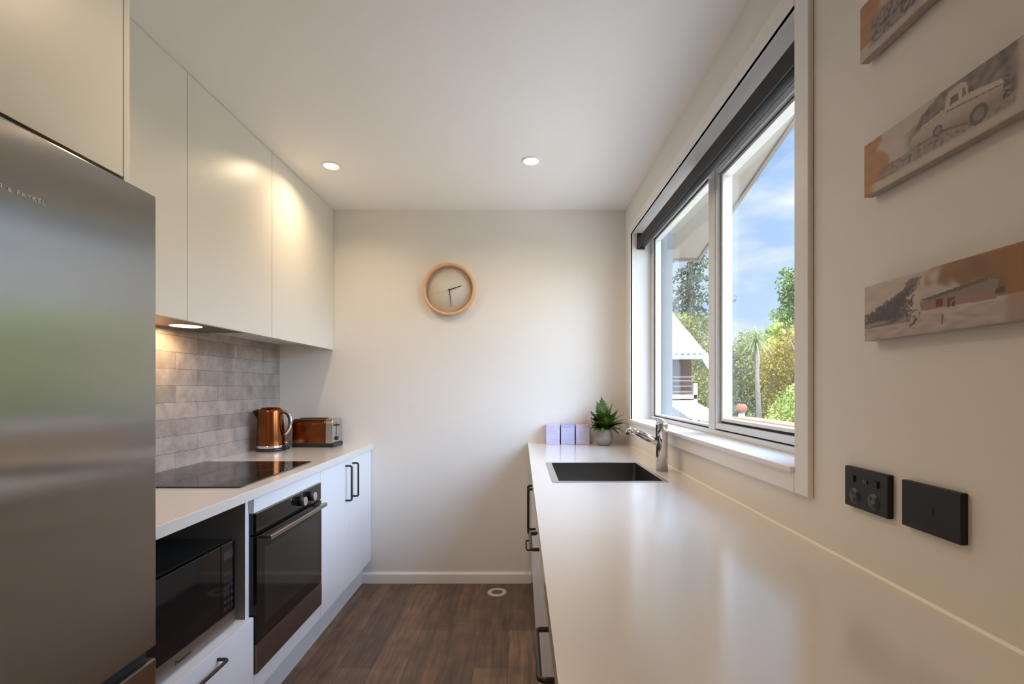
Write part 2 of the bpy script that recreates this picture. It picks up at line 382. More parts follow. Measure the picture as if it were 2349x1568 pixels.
mwc = thing('base_cabinet', (-1.27, 1.475, 0), 'white base cabinet with an open microwave niche over one drawer', 'cabinet')
nb = MB(); nb.box(XL+.01, -.986, 1.188, 1.204, .145, .858); nb.box(XL+.01, -.986, 1.744, 1.762, .145, .858); nb.box(XL+.01, -.986, 1.204, 1.744, .145, .163)
nb.box(XL+.01, -.986, 1.204, 1.744, .410, .428); nb.box(XL+.01, XL+.02, 1.204, 1.744, .428, .858)
obj('carcass', nb, mat('niche_shade', (.20, .185, .175), .6), mwc)  # dark colour painted in for the shade inside the niche
for y in ((1.188, 1.204), (1.744, 1.7625)): obj('edge_strip', B(-.9865, -.985, y[0], y[1], .428, .858), mCabW, mwc)
obj('shelf', B(XL+.02, -.985, 1.204, 1.744, .4275, .4283), mCabW, mwc)
dr = obj('drawer', B(XD-.019, XD, 1.190, 1.7645, .147, .428), mCabW, mwc, .001)
obj('handle', bar_handle(MB(), (XD, 1.375, .392), (XD, 1.555, .392), (.034, 0, 0)), mHandle, dr)

ovc = thing('base_cabinet', (-1.27, 2.06, 0), 'white base cabinet housing the oven', 'cabinet')
ob = MB(); ob.box(XL+.01, -.986, 1.763, 1.772, .145, .858); ob.box(XL+.01, -.986, 2.338, 2.348, .145, .858); ob.box(XL+.01, -.986, 1.772, 2.338, .145, .205)
obj('carcass', ob, mCabW, ovc)
obj('top_panel', B(XD-.019, XD, 1.7665, 2.348, .802, .858), mCabW, ovc, .001)
obj('bottom_panel', B(XD-.019, XD, 1.7665, 2.348, .147, .216), mCabW, ovc, .001)

drc = thing('base_cabinet', (-1.27, 2.75, 0), 'white two-door base cabinet in the far left corner beside the oven', 'cabinet')
obj('carcass', B(XL+.01, -.986, 2.350, YB-.002, .145, .858), mCabW, drc)
d1 = obj('door', B(XD-.019, XD, 2.3505, 2.747, .147, .858), mCabW, drc, .0006)
d2 = obj('door', B(XD-.019, XD, 2.7485, YB-.002, .147, .858), mCabW, drc, .0006)
obj('handle', bar_handle(MB(), (XD, 2.690, .635), (XD, 2.690, .825), (.034, 0, 0)), mHandle, d1)
obj('handle', bar_handle(MB(), (XD, 2.800, .635), (XD, 2.800, .825), (.034, 0, 0)), mHandle, d2)
tag(obj('toe_kick', B(-1.037, -1.019, 1.188, YB-.001, 0, .146), mCabW, None), 'white kickboard below the left base cabinets', 'kickboard')

# oven
ov = thing('oven', (-1.2, 2.056, .22), 'built-in black glass oven with steel trim and bar handle', 'oven')
obj('body', B(XL+.04, -.987, 1.775, 2.335, .225, .795), mRubber, ov)
Y0, Y1 = 1.770, 2.345
obj('control_panel', B(-.985, -.960, Y0, Y1, .722, .799), mOvenG, ov, .0015)
obj('panel_trim', B(-.985, -.9585, Y0, Y1, .7985, .8015), mSteelD, ov)
dd = obj('door', B(-.985, -.957, Y0, Y1, .325, .716), mOvenG, ov, .0015)
obj('window', B(-.9572, -.9565, Y0+.05, Y1-.05, .38, .66), mat('oven_window', (.02, .018, .016), .08), dd)
obj('lower_panel', B(-.985, -.9565, Y0, Y1, .219, .324), mat('oven_steel', (.22, .165, .135), .38, .9), dd, .001)
hb = MB(); hb.box(-.932, -.912, 1.785, 2.303, .700, .717)
obj('handle', hb, mat('handle_steel', (.42, .38, .34), .3, 1), dd, .003)
for y in (1.800, 2.266): obj('handle_mount', B(-.958, -.930, y, y+.022, .702, .712), mSteelD, dd)
for y in (2.115, 2.215):
    k = obj('knob', MB().tube([(-.960, y, .765), (-.935, y, .765)], [.0205, .019], 24), mBlackM, ov)
    obj('knob_cap', MB().tube([(-.935, y, .765), (-.9315, y, .765)], .0185, 24), mChrome, k)

# microwave
mw = thing('microwave', (-1.2, 1.46, .43), 'black microwave with a steel bottom strip in the open niche', 'microwave')
XM = -1.002
obj('body', B(-1.40, XM-.02, 1.215, 1.712, .438, .727), mat('microwave_case', (.016, .016, .016), .45), mw, .003)
obj('door', B(XM-.02, XM, 1.215, 1.630, .483, .727), mBlackG, mw, .002)
cp = obj('control_panel', B(XM-.02, XM, 1.632, 1.712, .483, .727), mBlackG, mw, .002)
bt = MB()
for r in range(6):
    for c in range(3): bt.box(XM, XM+.0004, 1.648+c*.018, 1.660+c*.018, .500+r*.024, .512+r*.024)
obj('button', bt, mat('button_grey', (.02, .02, .022), .5), cp)
obj('display', B(XM, XM+.0005, 1.645, 1.699, .672, .700), mat('display', (.03, .032, .033), .2), cp)
st = obj('lower_strip', B(XM-.02, XM-.0005, 1.215, 1.712, .438, .481), mat('microwave_steel', (.30, .24, .20), .35, .9), mw, .001)
text('lettering', 'Panasonic', .018, (XM+.0002, 1.414, .451), (PI/2, 0, PI/2), mBlackM, st, .0002)
for x in (-1.36, -1.04):
    for y in (1.25, 1.68): obj('foot', MB().tube([(x, y, .4285), (x, y, .440)], .012, 12), mRubber, mw)

# cooktop
ck = thing('cooktop', (-1.27, 2.07, .894), 'black glass cooktop set on the left benchtop above the oven', 'cooktop')
obj('glass', B(-1.530, -1.016, 1.765, 2.370, .8943, .8995), mHob, ck, .001)
for x, y, r in ((-1.40, 1.93, .09), (-1.40, 2.22, .075), (-1.16, 1.93, .075), (-1.16, 2.20, .09)):
    obj('zone_marking', MB().lathe((x, y, .8996), [(r, 0), (r+.0015, .0001), (r+.003, 0)], 48), mat('hob_marking', (.08, .08, .08), .4), ck)

# kettle
kx, ky, kz = -1.446, 2.822, .8945
kt = thing('kettle', (kx, ky, kz), 'copper kettle with a chrome handle standing beside the toaster', 'kettle')
K = Vector((kx, ky, kz))
obj('power_base', MB().lathe(K, [(.0001, .0), (.078, 0), (.080, .004), (.080, .012), (.074, .016), (.0001, .016)], 40), mBlackM, kt)
obj('base_ring', MB().lathe(K, [(.072, .0155), (.0765, .017), (.0765, .030), (.074, .032)], 40), mChrome, kt)
obj('body', MB().lathe(K, [(.0745, .030), (.0750, .034), (.0735, .08), (.070, .15), (.0655, .215), (.0635, .230), (.060, .238), (.045, .244), (.0001, .246)], 48), mCopper, kt)
obj('lid', MB().lathe(K, [(.052, .2425), (.050, .246), (.02, .250), (.0001, .2505)], 32), mCopper, kt)
sp = MB()
for s_ in (1,):
    pr = [(-.060, .150), (-.058, .236), (-.072, .238), (-.101, .226), (-.096, .214), (-.080, .190)]
    sp.prism(pr, -.020, .020, 'Y'); 
sp.v = [(x+kx, y*(1 if abs(x) < .07 else .45)+ky, z+kz) for x, y, z in sp.v]
obj('spout', sp, mat('kettle_spout', (.16, .06, .025), .25, 1.0), kt, .003)
hp = [(.062, .222), (.085, .226), (.105, .216), (.118, .192), (.121, .160), (.114, .128), (.098, .105), (.080, .088)]
obj('handle', MB().tube([(kx+a, ky-.004, kz+b) for a, b in hp], .0075, 12, sx=1.4), mChrome, kt)
obj('grip', MB().tube([(kx+a-.010, ky-.004, kz+b-.006) for a, b in hp[1:]], .006, 10, sx=1.3), mBlackM, kt)
obj('switch', MB().tube([(kx+.083, ky-.004, kz+.045), (kx+.100, ky-.004, kz+.047)], .006, 10), mChrome, kt)
obj('cord_housing', MB().tube([(kx+.066, ky, kz+.016), (kx+.105, ky, kz+.018)], [.014, .011], 12), mBlackM, kt)

# toaster
tx0, tx1, ty0, ty1, tz = -1.385, -1.186, 2.955, 3.120, .894
to_ = thing('toaster', (-1.27, 3.04, tz), 'copper toaster with a steel end panel in the corner beside the kettle', 'toaster')
def rrect(y0, y1, z0, z1, r, n=6):
    p = []
    for cy, cz, a0 in ((y1-r, z1-r, 0), (y0+r, z1-r, PI/2)):
        for k in range(n+1):
            a = a0+k/n*PI/2; p.append((cy+r*math.cos(a), cz+r*math.sin(a)))
    return p+[(y0, z0), (y1, z0)]
obj('body', MB().prism(rrect(ty0, ty1, tz+.022, tz+.172, .032), tx0, tx1, 'X'), mCopper, to_, .004)
obj('base', B(tx0-.004, tx1+.052, ty0+.004, ty1-.004, tz, tz+.024), mBlackM, to_, .006)
ep = obj('end_panel', MB().prism(rrect(ty0-.001, ty1+.001, tz+.024, tz+.174, .033), tx1, tx1+.046, 'X'), mat('satin_steel', (.55, .54, .53), .3, 1), to_, .006)
obj('lever_slot', B(tx1+.0462, tx1+.0468, ty0+.055, ty0+.063, tz+.07, tz+.150), mRubber, ep)
obj('lever', B(tx1+.046, tx1+.064, ty0+.040, ty0+.078, tz+.128, tz+.138), mBlackM, ep, .003)
obj('dial', MB().tube([(tx1+.046, ty0+.06, tz+.052), (tx1+.056, ty0+.06, tz+.052)], .013, 20), mBlackM, ep)
obj('slot', B(tx0+.02, tx1-.02, ty0+.06, ty0+.078, tz+.1715, tz+.1745), mRubber, to_)
obj('slot', B(tx0+.02, tx1-.02, ty0+.09, ty0+.108, tz+.1715, tz+.1745), mRubber, to_)

# ------------------------------------------------------------------ right run
XG = .067
SX0, SX1, SY0, SY1 = .118, .557, 1.834, 2.311
rt = MB(); zt0, zt1 = .866, .901
rt.box(.045, XR, .10, SY0+.012, zt0, zt1); rt.box(.045, XR, SY1-.012, YB, zt0, zt1); rt.box(.045, SX0+.012, SY0+.012, SY1-.012, zt0, zt1); rt.box(SX1-.012, XR, SY0+.012, SY1-.012, zt0, zt1)
o = obj('benchtop', rt, mStone, None)
tag(o, 'long white stone benchtop under the window with the sink cut into it', 'benchtop')
tag(obj('sealant_strip', MB().prism([(XR-.0045, .9012), (XR+.001, .9012), (XR+.001, .9065)], .12, YB-.001, 'Y'), mat('sealant', (.90, .84, .74), .4), None), 'thin pale sealant line where the right benchtop meets the wall', 'sealant')
def rcab(y0, y1, fronts, label):
    t = thing('base_cabinet', (.37, (y0+y1)/2, 0), label, 'cabinet')
    tall = any(f[5] for f in fronts)
    s_ = MB(); s_.box(XG+.020, XR-.01, y0+.001, y0+.017, .146, .865); s_.box(XG+.020, XR-.01, y1-.017, y1-.001, .146, .865); s_.box(XG+.020, XR-.01, y0+.017, y1-.017, .146, .162); s_.box(XR-.02, XR-.01, y0+.017, y1-.017, .162, .865)
    obj('carcass', s_, mCarc, t)
    for kind, a, b, z0, z1, hh in fronts:
        f = obj(kind, B(XG, XG+.019, a+.0015, b-.0015, z0+.0015, z1-.0015), mCabW, t, .001)
        if hh: obj('handle', bar_handle(MB(), hh[0], hh[1], (-.035, 0, 0)), mHandle, f)
    return t
rcab(2.49, YB-.002, [('drawer', 2.84, YB-.002, .506, .864, ((XG, 2.92, .835), (XG, 2.925, .835)) if False else None), ('drawer', 2.84, YB-.002, .147, .506, ((XG, 2.915, .288), (XG, 3.09, .288))), ('door', 2.49, 2.84, .147, .864, None)], 'white base cabinet under the far end of the right benchtop')
rcab(1.889, 2.489, [('door', 2.189, 2.489, .147, .864, ((XG, 2.225, .612), (XG, 2.225, .810))), ('door', 1.889, 2.189, .147, .864, ((XG, 2.150, .612), (XG, 2.150, .810)))], 'white two-door base cabinet below the sink')
rcab(1.426, 1.888, [('drawer', 1.426, 1.888, .61, .864, ((XG, 1.566, .738), (XG, 1.744, .738))), ('drawer', 1.426, 1.888, .147, .61, None)], 'white drawer cabinet just nearer than the sink cabinet')
rcab(.466, 1.425, [('drawer', .466, 1.425, .61, .864, ((XG, .855, .745), (XG, 1.035, .745))), ('drawer', .466, 1.425, .147, .61, ((XG, .87, .50), (XG, 1.04, .50)))], 'wide white drawer cabinet nearest the camera under the right benchtop')
tag(obj('toe_kick', B(XG+.012, XG+.03, .47, YB-.001, 0, .146), mCabW, None), 'white kickboard below the right base cabinets', 'kickboard')

# sink
sk = thing('sink', ((SX0+SX1)/2, (SY0+SY1)/2, .901), 'square stainless steel sink set in the right benchtop', 'sink')
rim = MB(); z0, z1 = .9005, .9035; bx0, bx1, by0, by1 = SX0+.026, SX1-.018, SY0+.020, SY1-.016
rim.box(SX0, SX1, SY0, by0, z0, z1); rim.box(SX0, SX1, by1, SY1, z0, z1); rim.box(SX0, bx0, by0, by1, z0, z1); rim.box(bx1, SX1, by0, by1, z0, z1)
obj('rim', rim, mSink, sk, .001)
bw = MB(); zb = .70
def rr2(x0, x1, y0, y1, r, z, n=5):
    p = []
    for cx, cy, a0 in ((x1-r, y1-r, 0), (x0+r, y1-r, PI/2), (x0+r, y0+r, PI), (x1-r, y0+r, 1.5*PI)):
        for k in range(n+1):
            a = a0+k/n*PI/2; p.append((cx+r*math.cos(a), cy+r*math.sin(a), z))
    return p
L1 = rr2(bx0, bx1, by0, by1, .014, .903); L2 = rr2(bx0+.003, bx1-.003, by0+.003, by1-.003, .016, zb+.012); L3 = rr2(bx0+.015, bx1-.015, by0+.015, by1-.015, .012, zb)
n = len(L1); bw.add(L1+L2+L3, [(i, (i+1) % n, n+(i+1) % n, n+i) for i in range(n)]+[(n+i, n+(i+1) % n, 2*n+(i+1) % n, 2*n+i) for i in range(n)]+[tuple(range(2*n, 3*n))], True)
obj('bowl', bw, mSinkIn, sk)
obj('drain', MB().lathe(((bx0+bx1)/2, (by0+by1)/2, zb+.001), [(.0001, .001), (.02, .001), (.03, .003), (.045, .001)], 28), mSink, sk)

# faucet
fx, fy, fz = .604, 2.093, .901
fa = thing('faucet', (fx, fy, fz), 'chrome mixer tap with an angled spout standing behind the sink', 'tap')
obj('body', MB().lathe((fx, fy, fz), [(.0001, 0), (.0255, 0), (.0255, .196), (.0250, .204), (.0235, .207), (.0001, .207)], 36), mChrome, fa, 0)
p0 = Vector((fx, fy, fz+.112)); p1 = Vector((.474, 2.13, fz+.178))
spt = obj('spout', MB().tube([p0, p0.lerp(p1, .5), p1], [.0185, .0165, .0140], 20), mChrome, fa)
obj('spray_head', MB().tube([p1+Vector((.028, -.006, -.011)), p1+Vector((-.004, 0, -.008)), p1+Vector((-.008, 0, -.020))], [.011, .0125, .011], 16), mChrome, spt)
obj('nozzle', MB().tube([p1+Vector((-.008, 0, -.019)), p1+Vector((-.009, 0, -.027))], .009, 16), mBlackM, spt)
lv = MB(); lv.prism([(-.018, .206), (.018, .206), (-.006, .226), (-.046, .233), (-.047, .227), (-.026, .220)], -.013, .013, 'Y')
lv.v = [(x+fx, y+fy, z+fz) for x, y, z in lv.v]
obj('lever', lv, mChrome, fa, .002)
obj('lever_slot', B(fx-.0275, fx-.024, fy-.011, fy-.003, fz+.130, fz+.196), mBlackM, fa)

# storage boxes
mLav = mat('card_lavender', (.60, .57, .76), .6, var=(90, .12, (.52, .52, .73)))
mLav2 = mat('card_blue', (.52, .53, .74), .6, var=(90, .12, (.47, .48, .71)))
mPnk = mat('card_pink', (.58, .52, .70), .6, var=(90, .12, (.48, .54, .70)))
mPt = mat('card_trim_pink', (.72, .40, .48), .6); mLt = mat('card_trim_lilac', (.70, .55, .72), .6); mBt = mat('card_trim_grey', (.48, .50, .66), .6)
mBt2 = mat('card_lid_grey', (.42, .42, .60), .6); mPk2 = mat('card_lid_pink', (.58, .44, .60), .6)
mMk = mat('card_print', (.50, .50, .72), .6)
bxs = [(.158, mLav, mLt, 'lavender cardboard box, leftmost of three beside the fern'), (.251, mLav2, mBt, 'pale blue cardboard box in the middle of the row of three'), (.344, mPnk, mPt, 'lavender cardboard box with pink edges, next to the fern')]
for i, (x0, m1, m2, lb) in enumerate(bxs):
    x1 = x0+.0845; y0 = 3.05; y1 = y0+.085; zz = .9012
    t = thing('storage_box', ((x0+x1)/2, (y0+y1)/2, zz), lb, 'box', 'three small boxes at the end of the benchtop')
    obj('carton', B(x0, x1, y0, y1, zz, zz+.104), m1, t, .001)
    obj('lid', B(x0-.0008, x1+.0008, y0-.0008, y1+.0008, zz+.104, zz+.1225), (m1, mBt2, mPk2)[i], t, .001)
    obj('edge_trim', B(x0, x1, y0-.0014, y0-.0009, zz+.119, zz+.1222), m2, t); obj('edge_trim', B(x0, x1, y0-.0010, y0-.0004, zz+.001, zz+.005), m2, t)
    pr = MB(); rr = random.Random(i+3)
    for r in range(4):
        yy = zz+.030+r*.017; xx = x0+.016
        while xx < x1-.018:
            l = rr.uniform(.004, .014); pr.box(xx, min(xx+l, x1-.012), y0-.0006, y0-.0002, yy, yy+.0055+.003*(r == 2)); xx += l+.004
    obj('printing', pr, mMk, t)

# fern in pot
px, py, pz = .510, 3.010, .9012
fn = thing('potted_fern', (px, py, pz), 'small green fern in a round concrete pot at the window end of the benchtop', 'potted plant')
obj('pot', MB().lathe((px, py, pz), [(.0001, 0), (.030, 0), (.046, .016), (.055, .042), (.054, .068), (.047, .092), (.048, .100), (.043, .100), (.042, .090), (.0001, .088)], 36), mConc, fn)
obj('soil', MB().lathe((px, py, pz+.089), [(.0001, .003), (.0415, .001)], 24), mSoil, fn)
fm = MB(); rr = random.Random(21)
def frond(base, az, L, lean, curl, wd=.030, flat=None):
    d = Vector((math.cos(az), math.sin(az), 0)); n = 17; pts = []
    p = Vector(base); ang = lean
    for k in range(n+1):
        pts.append(p.copy()); p = p+(d*math.sin(ang)+Vector((0, 0, 1))*math.cos(ang))*(L/n); ang += curl/n
    for q in pts:
        q.y = min(q.y, YB-.012); q.x = max(.434, min(q.x, XF-.006))
    side = d.cross(Vector((0, 0, 1))).normalized()
    if flat: side = Vector(flat)
    fm.tube(pts, [.0011*(1-.7*k/n) for k in range(n+1)], 4, False)
    for k in range(2, n+1):
        t = k/n; tg = (pts[k]-pts[k-1]).normalized(); l = wd*math.sin(PI*min(1, .12+.9*t)**.8)*(1 if t < .97 else .6)+.004
        for s_ in (-1, 1):
            o_ = pts[k]; dr_ = (side*s_+tg*.55+Vector((rr.uniform(-.15, .15),)*3)).normalized(); wv = tg*(.0072)
            nn = dr_.cross(tg).normalized()*.0015
            vs = [o_-wv*.6, o_+dr_*l*.5-wv+nn, o_+dr_*l-wv*.1, o_+dr_*l*.5+wv-nn, o_+wv*.6]
            vs = [Vector((max(.4315, min(v.x, XF-.003)), min(v.y, YB-.004), v.z)) for v in vs]
            fm.add(vs, [(0, 1, 2, 3, 4)])
bz = Vector((px, py, pz+.092))
FR = [(1.9, .205, .05, .25, .054), (2.4, .185, .22, .3, .052), (1.2, .175, .12, .25, .046), (2.9, .155, .40, .6, .046), (3.4, .13, .7, 1.0, .030), (-1.6, .13, .35, .9, .034), (-2.3, .12, .5, 1.1, .030),
      (-1.0, .14, .5, .8, .032), (.1, .15, .55, .7, .034), (.5, .155, .45, .5, .034), (-.4, .13, .75, 1.3, .032), (-.7, .12, .9, 1.4, .030), (.2, .12, 1.1, 1.5, .028), (2.0, .15, .2, .5, .038), (-2.8, .12, .8, 1.2, .030), (-1.9, .11, .9, 1.5, .028), (3.0, .11, 1.0, 1.2, .028)]
for k in range(26):
    az = rr.choice((rr.uniform(2.3, 4.0), rr.uniform(-1.4, .8), rr.uniform(0, 2*PI))); le = rr.uniform(.05, 1.05)
    FR.append((az, rr.uniform(.10, .175)*(1.08-.25*le), le, rr.uniform(.3, 1.3), rr.uniform(.032, .046)))
for az, L, le, cu, wd in FR:
    frond(bz+Vector((rr.uniform(-.018, .018), rr.uniform(-.018, .018), 0)), az, L, le, cu, wd, (1, 0, 0) if az in (1.9, 2.0, 2.4) else None)
obj('fronds', fm, mFern, fn)

# ------------------------------------------------------------------ clock
cx, cz = -.459, 1.884
cl = thing('wall_clock', (cx, YB, cz), 'round wall clock with a thin beech ring on the back wall', 'clock')
obj('face', MB().lathe((cx, YB-.001, cz), [(.0001, -.010), (.157, -.010), (.157, 0)], 64, 'Y'), mClockF, cl)
obj('ring', MB().lathe((cx, YB-.001, cz), [(.151, 0), (.151, -.040), (.155, -.043), (.164, -.043), (.168, -.038), (.168, 0)], 72, 'Y', True), mBeech, cl)
def hand(name, dx, dz, back, wd, y, m):
    d = Vector((dx, 0, dz)); n = Vector((-dz, 0, dx)).normalized()*wd; c = Vector((cx, y, cz)); b = d.normalized()*back
    mb = MB(); pts = [c-b-n, c+d-n*.6, c+d+n*.6, c-b+n]; mb.add([p for p in pts]+[p+Vector((0, .0012, 0)) for p in pts], [(0, 1, 2, 3), (7, 6, 5, 4), (0, 4, 5, 1), (1, 5, 6, 2), (2, 6, 7, 3), (3, 7, 4, 0)]); obj(name, mb, m, cl)
mHd = mat('clock_hand', (.07, .055, .045), .4, .3)
hand('hour_hand', .079, .026, .006, .0034, YB-.016, mHd)
hand('minute_hand', .012, -.110, .006, .0026, YB-.019, mHd)
hand('second_hand', -.125, -.033, .0, .0009, YB-.021, mat('clock_second', (.42, .38, .33), .4))
obj('hub', MB().lathe((cx, YB-.010, cz), [(.0055, 0), (.0055, -.013), (.0001, -.0135)], 20, 'Y'), mHd, cl)

# ------------------------------------------------------------------ downlights
def downlight(x, y, label, e=1.0):
    t = thing('downlight', (x, y, ZC), label, 'ceiling light', 'recessed downlights in the kitchen ceiling')
    obj('bezel', MB().lathe((x, y, ZC), [(.050, 0), (.050, -.003), (.046, -.005), (.036, -.003), (.036, 0)], 36), mTrim, t)
    obj('lens', MB().lathe((x, y, ZC), [(.0001, -.0022), (.036, -.0022)], 32), mGlow, t)
    l = bpy.data.lights.new('lamp', 'AREA'); l.shape = 'DISK'; l.size = .07; l.energy = LAMP*e; l.color = WARM; l.spread = math.radians(150)
    lo = link('lamp', l, t); lo.location = (x, y, ZC-.008)
    return t
downlight(-.978, 2.518, 'lit recessed downlight at left, by the overhead cabinets')
downlight(.053, 2.464, 'lit recessed downlight at right, above the bench with the sink')
downlight(-.45, 1.37, 'lit recessed downlight above the aisle, level with the refrigerator', .95)
downlight(-.05, -1.2, 'lit recessed downlight behind the camera, right of the aisle', 1.5)
downlight(-.9, -1.2, 'lit recessed downlight behind the camera, left of the aisle', 1.5)

# ------------------------------------------------------------------ floor vent cap
fvx, fvy = -.146, 2.998
fv = thing('floor_vent', (fvx, fvy, 0), 'round grey floor vent cap near the back wall', 'vent')
obj('ring', MB().lathe((fvx, fvy, 0), [(.060, 0), (.058, .004), (.038, .005), (.034, .002)], 36), mPlast, fv)
obj('grille', MB().lathe((fvx, fvy, 0), [(.036, .002), (.024, .003), (.0001, .003)], 30), mat('vent_dark', (.10, .10, .10), .6), fv)

# ------------------------------------------------------------------ sockets
XS = .6608
so1 = thing('power_socket', (XR, .938, 1.06), 'black double power socket with switches beside the window casing', 'power socket')
obj('plate', B(XS, XR, .8793, .9963, 1.0204, 1.0994), mOut, so1, .0015)
for y in (.967, .915):
    f = obj('outlet', MB().lathe((XS, y, 1.043), [(.0155, 0), (.0155, -.0006), (.0001, -.0006)], 28, 'X'), mOutI, so1)
    pm = MB()
    for dy, dz_, an in ((.0058, .006, .45), (-.0058, .006, -.45), (0, -.0075, 0)):
        c = Vector((XS-.0009, y+dy, 1.043+dz_)); u = Vector((0, math.sin(an), math.cos(an)))*.0035; v = Vector((0, math.cos(an), -math.sin(an)))*.0013
        q = [c-u-v, c+u-v, c+u+v, c-u+v]; pm.add([p for p in q]+[p+Vector((.0006, 0, 0)) for p in q], [(0, 1, 2, 3), (7, 6, 5, 4), (0, 4, 5, 1), (1, 5, 6, 2), (2, 6, 7, 3), (3, 7, 4, 0)])
    obj('pin_slot', pm, mRubber, f)
for y in (.972, .908):
    obj('switch', B(XS-.003, XS, y-.006, y+.006, 1.070, 1.084), mOut, so1, .0015)
obj('middle_switch', B(XS-.0022, XS, .931, .943, 1.073, 1.080), mOutI, so1, .001)
so2 = thing('data_socket', (XR, .79, 1.06), 'black blank wall plate with a single small port, nearest the camera', 'wall plate')
obj('plate', B(XS, XR, .7330, .8480, 1.0204, 1.0985), mOut, so2, .0015)
obj('port', MB().box(XS-.0006, XS, .782, .796, 1.052, 1.064), mRubber, so2)

# ------------------------------------------------------------------ picture blocks
def inpoly(p, poly):
    x, y = p; c = False; j = len(poly)-1
    for i in range(len(poly)):
        xi, yi = poly[i]; xj, yj = poly[j]
        if (yi > y) != (yj > y) and x < (xj-xi)*(y-yi)/(yj-yi)+xi: c = not c
        j = i
    return c
def nz(u, v, s, o=0): return mnoise.noise(Vector((u*s*3, v*s, o)))
def lerp3(a, b, t): t = max(0, min(1, t)); return tuple(x+(y-x)*t for x, y in zip(a, b))
def sst(a, b, x): t = max(0, min(1, (x-a)/(b-a))); return t*t*(3-2*t)
WH, GR, DK, WD = (.56, .48, .41), (.30, .25, .235), (.085, .070, .075), (.44, .225, .11)
def wood(u, v): 
    g = .5+.5*math.sin((v*26+nz(u, v, 1.2, 5)*9)); return lerp3(WD, (.36, .16, .07), .25*g+.5*max(0, nz(u, v, 3, 9)))
def art_truck(u, v):
    c = lerp3(WH, (.48, .42, .38), .5+.6*nz(u, v, 4, 1))
    e = .27+.07*nz(u, v, 6, 2)-.15*v
    c = lerp3(wood(u, v), c, sst(e-.04, e+.04, u)) if v > .16 else lerp3(wood(u, v), c, sst(.04, .12, u))
    # dark hill / trees behind
    if u > .30:
        top = .70+.32*sst(.34, .62, u)+.07*nz(u, v, 9, 3)
        a = sst(.30, .42, u)*(1-sst(.94, .98, u))*sst(top+.04, top-.04, v)*sst(.30, .38, v)
        c = lerp3(c, lerp3(GR, DK, .55+.8*nz(u, v, 8, 4)), a*.9)
    if .10 < u < .97 and v < .36:   # rubble foreground
        a = sst(.10, .2, u)*(1-sst(.93, .97, u))*sst(.10, .2, v)
        c = lerp3(c, lerp3(GR, DK, .3+1.1*nz(u, v, 16, 6)), a*.8)
    P = lambda pts: inpoly((u, v), pts)
    body = (.46, .38, .32)
    if P([(.38, .58), (.58, .66), (.72, .66), (.90, .56), (.905, .34), (.86, .26), (.72, .27), (.56, .38), (.42, .40), (.375, .46)]): c = lerp3(body, (.30, .25, .22), sst(.55, .30, v))
    if P([(.42, .60), (.58, .665), (.585, .70), (.46, .655)]): c = (.54, .46, .39)
    if P([(.585, .64), (.60, .86), (.615, .92), (.69, .93), (.715, .88), (.725, .64)]): c = (.54, .46, .39)
    if P([(.62, .69), (.625, .81), (.665, .81), (.67, .70)]): c = (.15, .12, .11)
    if P([(.69, .69), (.69, .84), (.705, .82), (.712, .70)]): c = (.22, .18, .16)
    if P([(.73, .60), (.89, .53), (.89, .60), (.73, .70)]): c = (.56, .48, .40)
    if P([(.60, .625), (.89, .515), (.89, .53), (.60, .645)]): c = (.15, .12, .11)
    if P([(.565, .37), (.72, .255), (.72, .285), (.565, .40)]): c = (.16, .13, .08)
    for wx, wy, wr_ in ((.548, .42, .09), (.775, .30, .145)):
        d = math.hypot((u-wx)*3, v-wy)
        if d < wr_: c = (.13, .115, .115) if d > wr_*.6 else (.24, .21, .20)
    if P([(.885, .28), (.925, .30), (.925, .60), (.90, .62)]): c = (.13, .10, .095) if nz(u, v, 22, 8) > -.1 else GR
    return c
def art_shed(u, v):
    c = lerp3(WH, (.46, .38, .33), .5+.7*nz(u, v*3, 3, 1))
    if v > .36:
        a = sst(.42, .62, u+.10*nz(u, v, 6, 2)-.25*sst(.8, .5, v)); c = lerp3(c, lerp3(wood(u, v), (.17, .095, .045), .6+.3*nz(u, v, 3, 21)), a)
    if u > .86: c = lerp3(c, (.36, .16, .04), sst(.88, .93, u)*.6)
    # leaning tree
    tx = .16+.24*sst(.25, .95, v)**1.2; hw = .19*(1-sst(.25, .85, v))+.05
    d = abs(u-tx)/hw+.6*nz(u, v, 12, 3)+.35*nz(u, v, 26, 5)
    if .22 < v < .92 and d < .95: c = lerp3(DK, GR, max(0, d-.5)*1.6+.6*nz(u, v, 36, 7)+.5*sst(.6, .9, v))
    # shed roof and wall
    if inpoly((u, v), [(.43, .50), (.80, .66), (.87, .58), (.86, .34), (.44, .36)]): c = lerp3((.26, .21, .18), (.32, .19, .16), sst(.5, .42, v))
    if inpoly((u, v), [(.42, .53), (.50, .56), (.82, .66), (.82, .61), (.50, .50)]): c = (.15, .12, .11)
    if .534 < u < .578 and .38 < v < .50: c = (.20, .03, .03)
    if .60 < u < .645 and .34 < v < .48 and nz(u, v, 20, 4) > -.25: c = (.15, .05, .04)
    if inpoly((u, v), [(.85, .40), (.90, .41), (.895, .48), (.855, .47)]): c = (.09, .07, .06)
    if v < .32: c = lerp3(c, (.36, .29, .27), .4+.7*nz(u, v*4, 4, 9))
    if inpoly((u, v), [(.36, .14), (.395, .17), (.42, .27), (.40, .26), (.38, .19), (.36, .17)]): c = DK
    if inpoly((u, v), [(.565, .10), (.575, .10), (.582, .25), (.568, .26)]): c = (.18, .14, .12)
    return c
